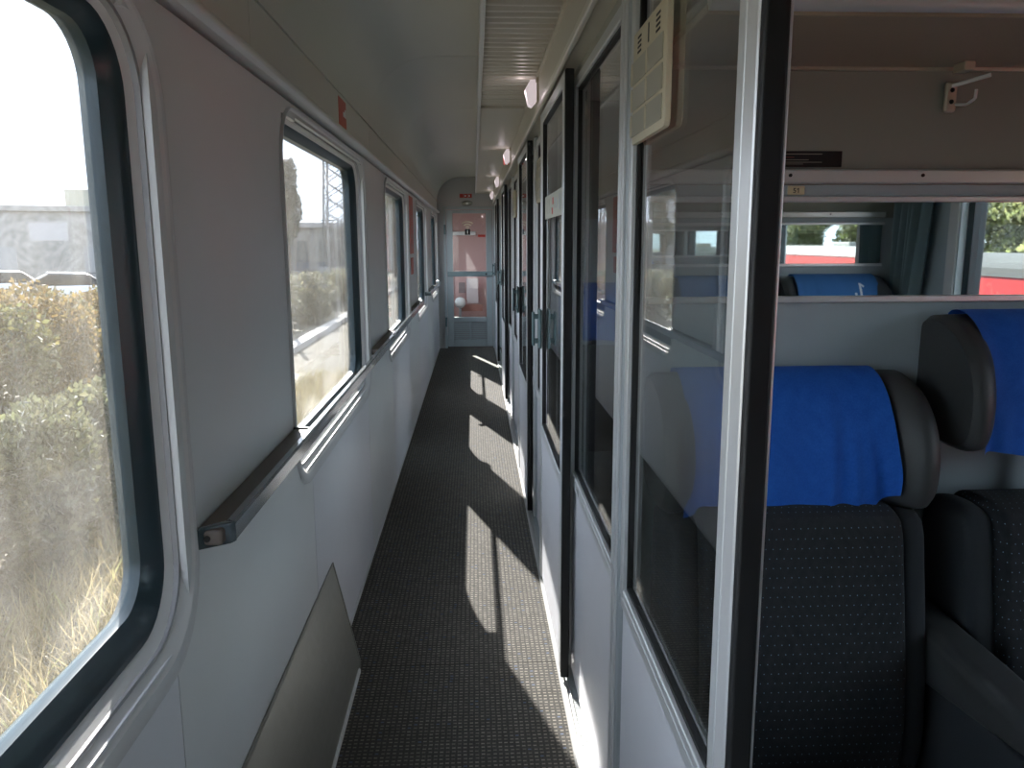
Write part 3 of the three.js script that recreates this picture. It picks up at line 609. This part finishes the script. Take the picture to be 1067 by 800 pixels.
// the cloth hangs over the middle of the headrest
function clothGeo(w, loose) {
  const pathPts = [];
  const front = [[0.158, -0.012], [0.160, 0.02], [0.158, 0.07], [0.150, 0.13], [0.134, 0.18], [0.104, 0.225], [0.07, 0.252], [0.035, 0.262], [0.008, 0.254], [0.0, 0.22], [0.0, 0.12]];
  const c = new THREE.CatmullRomCurve3(front.map(([f, u]) => new THREE.Vector3(f, u, 0)));
  return grid((u, v) => {
    const p = c.getPointAt(v), x = (u - 0.5) * w, drop = 1 - THREE.MathUtils.smoothstep(v, 0, 0.45);
    const edge = THREE.MathUtils.smoothstep(Math.abs(u - 0.5) * 2, 0.55, 1);
    const fold = (Math.sin((u * 9 + v * 1.6) * 2.1 + loose) * 0.5 + Math.sin(u * 31 - v * 5 + loose * 2) * 0.5) * 0.0025 + edge * Math.sin(u * 44 + v * 9 + loose) * 0.006 * drop;
    const bump = (c0, w0, a) => a * Math.exp(-Math.pow((u - c0) / w0, 2));
    const pleat = (bump(0.70 + 0.05 * v, 0.018, 0.006) + bump(0.82 - 0.03 * v, 0.022, 0.008) + bump(0.91 - 0.10 * v, 0.02, 0.007) + bump(0.28, 0.03, 0.003) - bump(0.76, 0.02, 0.004)) * Math.min(1, drop * 1.6 + 0.1);
    const wing = headDepth(x) - 0.62;
    const flare = 1 + 0.07 * drop * Math.sin(Math.min(1, (1 - v) * 1.3) * Math.PI * 0.75);
    const lift = edge * drop * 0.008 + (u > 0.78 ? 0.034 * Math.pow((u - 0.78) / 0.22, 1.6) * drop * drop : 0) + 0.003 * Math.sin(u * 15) * drop * drop;
    return [x * flare, p.y + lift, 0.012 + p.x * (1 + wing * 0.6) + fold + pleat + 0.004];
  }, 56, 44);
}
const backSide = [[0.05, 0.40], [0.16, 0.40], [0.27, 0.42], [0.294, 0.47], [0.296, 0.54], [0.285, 0.64], [0.266, 0.75], [0.246, 0.85], [0.236, 0.90], [0.218, 0.935], [0.17, 0.948], [0.10, 0.945], [0.06, 0.93], [0.045, 0.87]];
const sidePlate = (pts, x0, x1, b) => { const s = new THREE.Shape(pts.map(([f, u]) => new THREE.Vector2(-f, u))); return toCreasedNormals(new THREE.ExtrudeGeometry(s, { depth: x1 - x0 - 2 * b, bevelEnabled: true, bevelSize: b, bevelThickness: b, bevelOffset: -b, bevelSegments: 4 }).translate(0, 0, x0 + b).rotateY(Math.PI / 2), 0.7); };
const smooth = (pts, n) => { const c = new THREE.CatmullRomCurve3(pts.map(([f, u]) => new THREE.Vector3(f, u, 0)), true, 'catmullrom', 0.35); return c.getPoints(n).slice(0, n).map((p) => [p.x, p.y]); };
const G = {
  head: merge(headrestGeo()), clothA: clothGeo(0.40, 0.4), clothB: clothGeo(0.40, 2.1),
  back: uvOf(sidePlate(smooth(backSide, 48), -0.195, 0.195, 0.02)),
  bolster: [uvOf(sidePlate(smooth(backSide.map(([f, u]) => [f * 0.92, u * 0.985 + 0.005]), 40), 0.192, 0.248, 0.022)), uvOf(sidePlate(smooth(backSide.map(([f, u]) => [f * 0.92, u * 0.985 + 0.005]), 40), -0.248, -0.192, 0.022))],
  cushion: uvOf(sidePlate(smooth([[0.1, 0.34], [0.3, 0.33], [0.5, 0.32], [0.62, 0.32], [0.655, 0.36], [0.66, 0.41], [0.64, 0.45], [0.56, 0.468], [0.4, 0.46], [0.25, 0.445], [0.1, 0.44]], 40), -0.24, 0.24, 0.02)),
  base: rbox(-0.235, 0.235, 0.0, 0.325, -0.58, -0.05, 0.02),
  arm: uvOf(sidePlate(smooth([[0.10, 0.60], [0.24, 0.60], [0.44, 0.625], [0.54, 0.64], [0.575, 0.66], [0.57, 0.69], [0.54, 0.70], [0.40, 0.715], [0.24, 0.72], [0.10, 0.72]], 36), -0.036, 0.036, 0.016)),
  armPost: uvOf(sidePlate([[0.12, 0.02], [0.5, 0.02], [0.5, 0.62], [0.12, 0.60]], -0.02, 0.02, 0.006)),
};
function makeSeat([x, z], turn, label, { raise = 0, loose = 0.4, logo = false, arm = true, group } = {}) {
  const t = thing('train_seat', label, 'seat', [x, 0, z], turn, group);
  obj('base', G.base, M.seatShell, t);
  obj('cushion', G.cushion, M.velour, t);
  obj('backrest', G.back, M.velour, t);
  for (const b of G.bolster) obj('bolster', b, M.velourPlain, t);
  const h = obj('headrest', G.head, M.leather, t); h.position.y = 0.938 + raise;
  obj('head_cloth', loose > 1 ? G.clothB : G.clothA, logo ? clothLogoMat : clothMat, t).position.set(-0.012, 0.937 + raise, 0);
  obj('support', rbox(-0.012, 0.012, 0.92, 1.06 + raise, -0.06, -0.03, 0.004), M.seatShell, t);
  if (arm) { const a = obj('armrest', G.arm, M.leather, t); a.position.x = turn ? -0.285 : 0.285; obj('armrest_post', G.armPost, M.velourPlain, a); }
  return t;
}
makeSeat([0.612, WALLZ], 0, 'dotted charcoal seat with low headrest under the number 51 plate');
makeSeat([1.188, WALLZ], 0, 'dotted charcoal seat with raised headrest beside seat number 51', { raise: 0.113, loose: 2 });
makeSeat([1.77, WALLZ], 0, 'dotted charcoal window seat on the far side of the raised headrest', { raise: 0.04, arm: false });
makeSeat([0.60, 0.70], Math.PI, 'charcoal seat by the door, reflected at the edge of the mirror', { raise: 0.05, logo: true });
makeSeat([1.17, 0.70], Math.PI, 'middle charcoal seat reflected in the mirror with a blue cloth', { raise: 0.085, logo: true });
makeSeat([1.74, 0.70], Math.PI, 'charcoal window seat in the mirror, blue cloth with white lettering', { raise: 0.09, logo: true, arm: false });
// seats of the compartments farther along, seen dimly through the panes
const ORD = ['', 'second', 'third', 'fourth'];
for (let k = 1; k <= 3; k++) for (const x of [0.60, 1.17]) {
  const which = x < 1 ? 'by the glass front' : 'in the middle of the row', where = 'in the ' + ORD[k] + ' compartment';
  makeSeat([x, WALLZ - P * k], 0, 'dark seat ' + which + ' ' + where + ', facing this way', { raise: 0.05, group: 'seats in farther compartments' });
  makeSeat([x, WALLZ - 0.065 - P * (k - 1)], Math.PI, 'dark seat ' + which + ' ' + where + ', turned away', { raise: 0.05, group: 'seats in farther compartments' });
}
// ---- curtains of the compartment window
function curtain(d0, d1, label, flip) {
  const t = thing('curtain', label, 'curtain', [0, 0, 0]);
  obj('fabric', grid((u, v) => { const gather = 0.55 + 0.45 * v, dd = flip ? d1 - (d1 - d0) * u * gather : d0 + (d1 - d0) * u * gather; return [2.06 + 0.022 * Math.sin(u * 34) + 0.008 * Math.sin(u * 13 + v * 3), 0.72 + 1.06 * v, -dd]; }, 80, 14), M.curtain, t);
  obj('rod', new THREE.CylinderGeometry(0.008, 0.008, d1 - d0 + 0.04, 10).rotateX(Math.PI / 2).translate(2.06, 1.79, -(d0 + d1) / 2), M.aluBright, t);
}
curtain(-0.655, -0.34, 'grey green curtain gathered beside the reflected window', false);
curtain(1.1, 1.245, 'grey green curtain gathered beside the partition with the number plate', true);

// ================================================================ OUTSIDE
const GY = -1.2;                                                     // ground beside the track
struct('ground', [uvOf(new THREE.PlaneGeometry(400, 400).rotateX(-Math.PI / 2).translate(0, GY, -60))], M.grass, 'dry pale grass and gravel beside the railway');
// leaves: one small folded leaf, many copies
const leafGeo = (() => { const g = new THREE.BufferGeometry(); g.setAttribute('position', new THREE.Float32BufferAttribute([0, 0, 0, 0.32, 0.45, 0.1, 0, 1, 0, -0.32, 0.45, 0.1], 3)); g.setIndex([0, 1, 2, 0, 2, 3]); g.computeVertexNormals(); return g; })();
const bladeGeo = (() => { const g = new THREE.BufferGeometry(); g.setAttribute('position', new THREE.Float32BufferAttribute([-0.02, 0, 0, 0.02, 0, 0, 0.012, 0.6, 0.08, -0.012, 0.6, 0.08, 0, 1, 0.28], 3)); g.setIndex([0, 1, 2, 0, 2, 3, 3, 2, 4]); g.computeVertexNormals(); return g; })();
const leafMats = new Map();
const leafMat = (r, g, b) => { const k = [r, g, b].join(); if (!leafMats.has(k)) leafMats.set(k, mat(lin(r, g, b), 0.9, { transmission: 0.45, side: THREE.DoubleSide })); return leafMats.get(k); };
function foliage(parent, name, blobs, perBlob, size, color, shell = 0.75) {
  const n = blobs.length * perBlob, im = new THREE.InstancedMesh(leafGeo, leafMat(...color), n), m = new THREE.Matrix4(), q = new THREE.Quaternion(), e = new THREE.Euler(), p = new THREE.Vector3(), s = new THREE.Vector3(), c = new THREE.Color();
  let i = 0;
  for (const [bx, by, bz, rx, ry, rz] of blobs) for (let k = 0; k < perBlob; k++) {
    const a = rr(0, Math.PI * 2), t = Math.acos(rr(-1, 1)), r = Math.pow(rr(shell * shell * shell, 1), 1 / 3) * (0.92 + 0.16 * N3.noise(bx + Math.cos(a) * 2, by + t * 2, bz + Math.sin(a) * 2));
    p.set(bx + rx * r * Math.sin(t) * Math.cos(a), Math.max(by + ry * r * Math.cos(t), GY + 0.02), bz + rz * r * Math.sin(t) * Math.sin(a));
    q.setFromEuler(e.set(rr(-1.4, 1.4), rr(0, 6.28), rr(-1.4, 1.4)));
    const z = size * rr(0.6, 1.35); m.compose(p, q, s.set(z, z, z)); im.setMatrixAt(i, m);
    const v = rr(0.45, 1.6); im.setColorAt(i, c.setRGB(v * rr(0.92, 1.1), v, v * rr(0.85, 1.1))); i++;
  }
  im.name = name; im.userData.kind = 'stuff'; im.castShadow = im.receiveShadow = true; parent.add(im);
  return im;
}
function shrub(label, x, z, w, h, d, color, size, n, group, blobsN = 5) {
  const t = thing('shrub', label, 'shrub', [x, GY, z], 0, group), blobs = [];
  for (let i = 0; i < blobsN; i++) blobs.push([rr(-w, w) * 0.5, h * (i % 2 ? rr(0.25, 0.4) : rr(0.5, 0.7)), d * (1.6 * (i + 0.5) / blobsN - 0.8), w * rr(0.5, 0.65), h * rr(0.28, 0.4), d * rr(0.42, 0.6)]);
  const f = foliage(t, 'foliage', blobs.map(([a, b, c, e, g, i]) => [a, b, c, e, g, i]), n, size, color, 0.6);
  f.position.y = 0;
  for (let i = 0; i < 4; i++) { const a = rr(0, 6.28), sx = rr(-w, w) * 0.4, sz = rr(-d, d) * 0.4; obj('stem', bar([sx * 0.4, -0.05, sz * 0.4], [sx, h * 0.75, sz], 0.018, 5), M.bark, t); }
  return t;
}
M.bark = mat(lin(0.10, 0.08, 0.065), 0.95);
M.steelMast = mat(lin(0.11, 0.115, 0.12), 0.7, { metalness: 0.2 });
function tree(label, x, z, h, w, color, size, n, group, gy = GY) {
  const t = thing('tree', label, 'tree', [x, gy, z], 0, group), blobs = [];
  for (let i = 0; i < 9; i++) blobs.push([rr(-w, w) * 0.6, h * rr(0.2, 0.86), rr(-w, w) * 0.6, w * rr(0.35, 0.55), h * rr(0.12, 0.2), w * rr(0.35, 0.55)]);
  blobs.push([0, h * 0.9, 0, w * 0.35, h * 0.12, w * 0.35]);
  foliage(t, 'crown', blobs, n, size, color, 0.65);
  obj('trunk', new THREE.CylinderGeometry(h * 0.012, h * 0.025, h * 0.85, 8).translate(0, h * 0.42, 0), M.bark, t);
  for (let i = 0; i < 5; i++) { const b = blobs[i]; obj('branch', bar([0, h * 0.3 + i * 0.1, 0], [b[0], b[1], b[2]], h * 0.006, 5), M.bark, t); }
  return t;
}
// --- the window side: dry verge, hedge, shrubs
{
  const n = 42000, im = new THREE.InstancedMesh(bladeGeo, leafMat(0.31, 0.26, 0.16), n), m = new THREE.Matrix4(), q = new THREE.Quaternion(), e = new THREE.Euler(), c = new THREE.Color();
  for (let i = 0; i < n; i++) { const z = -Math.pow(rnd(), 1.5) * 16 + 0.6, x = rr(-3.3, -1.15), s = rr(0.16, 0.42); m.compose(new THREE.Vector3(x, GY - 0.01, z), q.setFromEuler(e.set(rr(-0.9, 0.9), rr(0, 6.28), rr(-0.9, 0.9))), new THREE.Vector3(s, s, s)); im.setMatrixAt(i, m); const v = rr(0.55, 1.35), g = rnd() < 0.12 ? 1.25 : 1; im.setColorAt(i, c.setRGB(v, v * g, v * 0.9)); }
  im.name = 'verge_grass'; im.castShadow = im.receiveShadow = true; im.userData = { kind: 'stuff', label: 'dry straw coloured grass on the verge beside the train', category: 'grass' }; scene.add(im);
}
for (let i = 0; i < 9; i++) shrub('low hedge shrub with pale glossy leaves along the dry verge', -3.75 + rr(-0.12, 0.12), -2.6 - i * 1.25, 0.75, 1.42 + rr(-0.1, 0.1), 0.95, [0.115, 0.12, 0.065], 0.07, 2300, 'hedge beside the verge', 6);
for (let i = 0; i < 7; i++) shrub('tall bush with yellow and orange leaves behind the hedge', -5.9 - rr(0, 1.5) - i * 0.25, -6.5 - i * 2.0, 1.25, 2.0 + rr(-0.15, 0.25), 1.3, i % 2 ? [0.17, 0.125, 0.05] : [0.12, 0.115, 0.045], 0.09, 1800, 'yellowing bushes behind the hedge', 6);
// concrete kerb and low wall running on along the line
struct('kerb', [uvOf(rbox(-4.7, -4.35, GY, GY + 0.16, 17, 70, 0.02))], M.concrete, 'pale concrete kerb beside the track');
for (let i = 0; i < 8; i++) shrub('pale flowering bush along the concrete kerb', -5.7 - rr(0, 0.5), -18 - i * 3.2, 1.2, 1.5 + rr(-0.3, 0.3), 1.6, [0.17, 0.165, 0.11], 0.11, 1000, 'pale bushes along the kerb', 6);
// storage building with parked cars before it
{
  const t = thing('storage_building', 'weathered pale flat roofed storage building behind parked cars', 'building', [-30, GY, -48], 0.42);
  obj('wall', uvOf(box(-16, 12, 0, 4.4, -4, 4)), M.concrete, t);
  obj('parapet', uvOf(rbox(-16.2, 12.2, 4.4, 4.72, -4.2, 4.2, 0.03)), M.concrete, t);
  obj('annex', uvOf(box(6, 12, 4.72, 5.7, -3, 3)), mat(lin(0.38, 0.37, 0.30), 0.9), t);
  for (const x of [-12, -7, -2, 3, 8]) { const g = obj('gate', box(x - 1.1, x + 1.1, 0, 2.5, -4.06, -4).translate(0, 0, 0), mat(lin(0.24, 0.25, 0.26), 0.8), t); g.position.z = 8.06; obj('gate_rib', box(x - 1.1, x + 1.1, 1.2, 1.26, -4.1, -4.0), M.steelMast, g); }
  for (const x of [-9.5, -4.5, 0.5, 5.5]) { const f = obj('window_frame', box(x - 0.9, x + 0.9, 2.7, 3.7, -4.08, -4), M.concrete, t); f.position.z = 8.08; obj('window_pane', box(x - 0.8, x + 0.8, 2.78, 3.62, -4.1, -4.0), M.shell, f); }
}
function car(label, x, z, turn, paint) {
  const t = thing('parked_car', label, 'car', [x, GY, z], turn);
  const lower = [[-2.1, 0.3], [2.1, 0.3], [2.15, 0.62], [2.0, 0.82], [1.2, 0.95], [-1.9, 0.98], [-2.12, 0.8]], cab = [[1.15, 0.94], [0.55, 1.40], [-0.9, 1.46], [-1.75, 1.0]];
  const ex = (pts, w, b) => { const s = new THREE.Shape(pts.map((p) => new THREE.Vector2(...p))); return toCreasedNormals(new THREE.ExtrudeGeometry(s, { depth: w, bevelEnabled: true, bevelSize: b, bevelThickness: b, bevelSegments: 3, bevelOffset: -b }).translate(0, 0, -w / 2), 0.6); };
  obj('body', ex(lower, 1.5, 0.1), paint, t); obj('glasshouse', ex(cab, 1.3, 0.08), M.black, t);
  obj('roof', ex([[0.5, 1.40], [-0.88, 1.45], [-0.9, 1.5], [0.42, 1.45]], 1.25, 0.02), paint, t);
  for (const wx of [-1.3, 1.3]) for (const wz of [-0.75, 0.75]) { const w = obj('wheel', new THREE.TorusGeometry(0.24, 0.09, 10, 22).translate(wx, 0.33, wz), M.rubber, t); obj('rim', new THREE.CylinderGeometry(0.18, 0.18, 0.1, 16).rotateX(Math.PI / 2).translate(wx, 0.33, wz), M.alu, w); }
  obj('lamps', [rbox(2.05, 2.12, 0.62, 0.75, -0.7, -0.4, 0.02), rbox(2.05, 2.12, 0.62, 0.75, 0.4, 0.7, 0.02)], M.white, t);
}
car('white parked car before the storage building beside the yard edge', -25.5, -39, 0.5, mat(lin(0.7, 0.7, 0.7), 0.3));
car('silver grey parked car before the storage building', -20.6, -36.5, 0.5, mat(lin(0.42, 0.43, 0.45), 0.3, { metalness: 0.4 }));
car('pale blue parked car next to the yellow bushes', -16.6, -34, 0.55, mat(lin(0.5, 0.54, 0.6), 0.3));
// lattice mast and the sheds about it
{
  const t = thing('lattice_mast', 'tall tapering steel lattice mast seen through the second window', 'mast', [-11.9, GY, -72]), Hm = 17, w0 = 1.25, w1 = 0.62, wAt = (y) => w0 + (w1 - w0) * y / Hm;
  for (const sx of [-1, 1]) for (const sz of [-1, 1]) obj('leg', bar([sx * w0, 0, sz * w0], [sx * w1, Hm, sz * w1], 0.09, 6), M.steelMast, t);
  const ns = 13;
  for (let i = 0; i < ns; i++) { const y0 = Hm * i / ns, y1 = Hm * (i + 1) / ns, a = wAt(y0), b = wAt(y1);
    for (const s of [-1, 1]) { obj('brace', bar([-a, y0, s * a], [b, y1, s * b], 0.045, 4), M.steelMast, t); obj('brace', bar([a, y0, s * a], [-b, y1, s * b], 0.045, 4), M.steelMast, t); obj('brace', bar([s * a, y0, -a], [s * b, y1, b], 0.045, 4), M.steelMast, t); }
  }
  obj('foot', uvOf(box(-1.6, 1.6, -0.1, 0.5, -1.6, 1.6)), M.concrete, t);
}
{
  const t = thing('low_shed', 'long low grey shed with a chimney behind the lattice mast', 'shed', [-15, GY, -80], 0.12);
  obj('wall', uvOf(box(-11, 8, 0, 4.0, -3, 3)), M.concrete, t); obj('roof', rbox(-11.4, 8.4, 4.0, 4.5, -3.4, 3.4, 0.05), M.shell, t); obj('chimney', rbox(-4.1, -3.1, 4.5, 6.6, -0.5, 0.5, 0.05), M.shell, t);
  for (const x of [-8, -5, -2, 1, 4]) obj('bay_door', box(x - 1, x + 1, 0, 2.8, -0.04, 0.04).translate(0, 0, 3.03), M.steelMast, t);
}
tree('dark poplar tree beside the lattice mast', -15.0, -66, 9.0, 1.1, [0.05, 0.055, 0.03], 0.22, 900);
tree('round dark tree behind the shed chimney', -22, -92, 8.2, 3.2, [0.06, 0.065, 0.035], 0.26, 700);
tree('broad tree seen through the third window', -6.0, -62, 8.5, 2.6, [0.10, 0.11, 0.05], 0.2, 800);
tree('leafy tree standing over the storage building', -44, -70, 8.0, 4.0, [0.10, 0.11, 0.055], 0.3, 600);
for (const [x, z] of [[-6.2, -26], [-6.6, -37], [-5.3, -15.5]]) {
  const t = thing('line_post', 'slim pale line post standing along the kerb', 'post', [x, GY, z], 0, 'line posts along the kerb');
  obj('pole', new THREE.CylinderGeometry(0.05, 0.08, 4.2, 10).translate(0, 2.1, 0), M.concrete, t); obj('cap', new THREE.SphereGeometry(0.07, 10, 8).translate(0, 4.2, 0), M.steelMast, t); obj('bracket', rbox(-0.3, 0.3, 3.6, 3.66, -0.03, 0.03, 0.01), M.steelMast, t);
}
// --- the compartment side, seen in the mirrors: red carriages, masts, trees
const TY = -2.95;                                                    // the yard lies lower on this side
M.trainRed = mat(lin(0.36, 0.022, 0.02), 0.45); M.trainRoof = mat(lin(0.055, 0.055, 0.053), 0.8); M.trainWhite = mat(lin(0.17, 0.17, 0.165), 0.7);
function carriage(label, x, z0, len, roofM, top, windows) {
  const t = thing('red_carriage', label, 'train', [x, TY, z0]), h = top - TY;
  obj('side', uvOf(rbox(-1.4, 1.4, 0.9, h - 0.30, -len, 0, 0.05)), M.trainRed, t);
  obj('roof', profileZ([[-1.42, h - 0.31], [-1.38, h - 0.18], [-1.1, h - 0.05], [-0.5, h], [0.5, h], [1.1, h - 0.05], [1.38, h - 0.18], [1.42, h - 0.31]], -len, 0, 0.8), roofM, t);
  obj('stripe', rbox(-1.415, -1.40, h - 0.95, h - 0.9, -len, 0, 0.004), M.trainWhite, t);
  for (let i = 0; i < len / 2.1 - 1; i++) if (windows) obj('window', rbox(-1.412, -1.40, h - 1.7, h - 1.05, -1.9 - i * 2.1 - 0.4, -1.9 - i * 2.1 + 0.9, 0.006).translate(0, 0, 0), M.black, t);
  for (let i = 0; i < 4; i++) obj('bogie', rbox(-1.2, 1.2, 0.1, 0.9, -len * (0.12 + i * 0.25), -len * (0.05 + i * 0.25), 0.05), M.dark, t);
  for (let i = 0; i < 3; i++) obj('roof_vent', rbox(-0.4, 0.4, h - 0.02, h + 0.14, -len * (0.2 + i * 0.3) - 0.6, -len * (0.2 + i * 0.3) + 0.6, 0.03), roofM, t);
}
carriage('red carriage with grey roof on the neighbouring lower track', 9.2, 1.0, 30, M.trainRoof, 1.22, false);
carriage('red carriage with white roof farther across the yard', 13.5, -29, 27, M.trainWhite, 1.25, true);
struct('yard_ground', [uvOf(new THREE.PlaneGeometry(160, 300).rotateX(-Math.PI / 2).translate(86.5, TY, 0))], M.gravel, 'gravel yard on the lower side of the line');
struct('yard_bank', [uvOf(profileZ([[3.2, GY + 0.01], [6.4, TY], [6.6, TY - 0.3], [3.2, TY - 0.3]], -150, 150))], M.gravel, 'gravel bank falling to the lower yard');
for (let i = 0; i < 9; i++) tree('sunlit green tree rising behind the red carriages', 24 + rr(0, 10), 8 + i * 6 + rr(-2, 2), 9.4 + rr(-1, 2.2), 3.6, i % 3 ? [0.13, 0.15, 0.05] : [0.17, 0.16, 0.06], 0.34, 1100, 'trees behind the red carriages', TY);
for (let i = 0; i < 9; i++) tree('green tree across the yard beyond the white roofed carriage', 27 + rr(0, 10), -14 - i * 7 + rr(-2, 2), 8.4 + rr(-1, 2), 3.8, [0.12, 0.14, 0.05], 0.34, 1000, 'trees across the yard', TY);
for (const [x, z] of [[12.2, 4], [12, 16], [11.3, -12], [16, -24], [11.8, 30]]) {
  const t = thing('catenary_mast', 'grey catenary mast with bracket arm between the yard tracks', 'mast', [x, TY, z], 0, 'catenary masts in the yard');
  for (const s of [-1, 1]) obj('chord', bar([0, 0, s * 0.16], [0, 8, s * 0.12], 0.04, 6), M.steelMast, t);
  for (let i = 0; i < 14; i++) obj('lacing', bar([0, 0.4 + i * 0.55, (i % 2 ? 1 : -1) * 0.15], [0, 0.95 + i * 0.55, (i % 2 ? -1 : 1) * 0.15], 0.018, 4), M.steelMast, t);
  obj('arm', bar([0, 7.2, 0], [-2.8, 6.9, 0], 0.035, 6), M.steelMast, t); obj('stay', bar([0, 8, 0], [-2.6, 6.95, 0], 0.02, 5), M.steelMast, t); obj('insulator', new THREE.CylinderGeometry(0.07, 0.07, 0.4, 10).rotateZ(Math.PI / 2).translate(-0.5, 7.15, 0), M.pinkDark, t);
}
renderer.render(scene, camera);
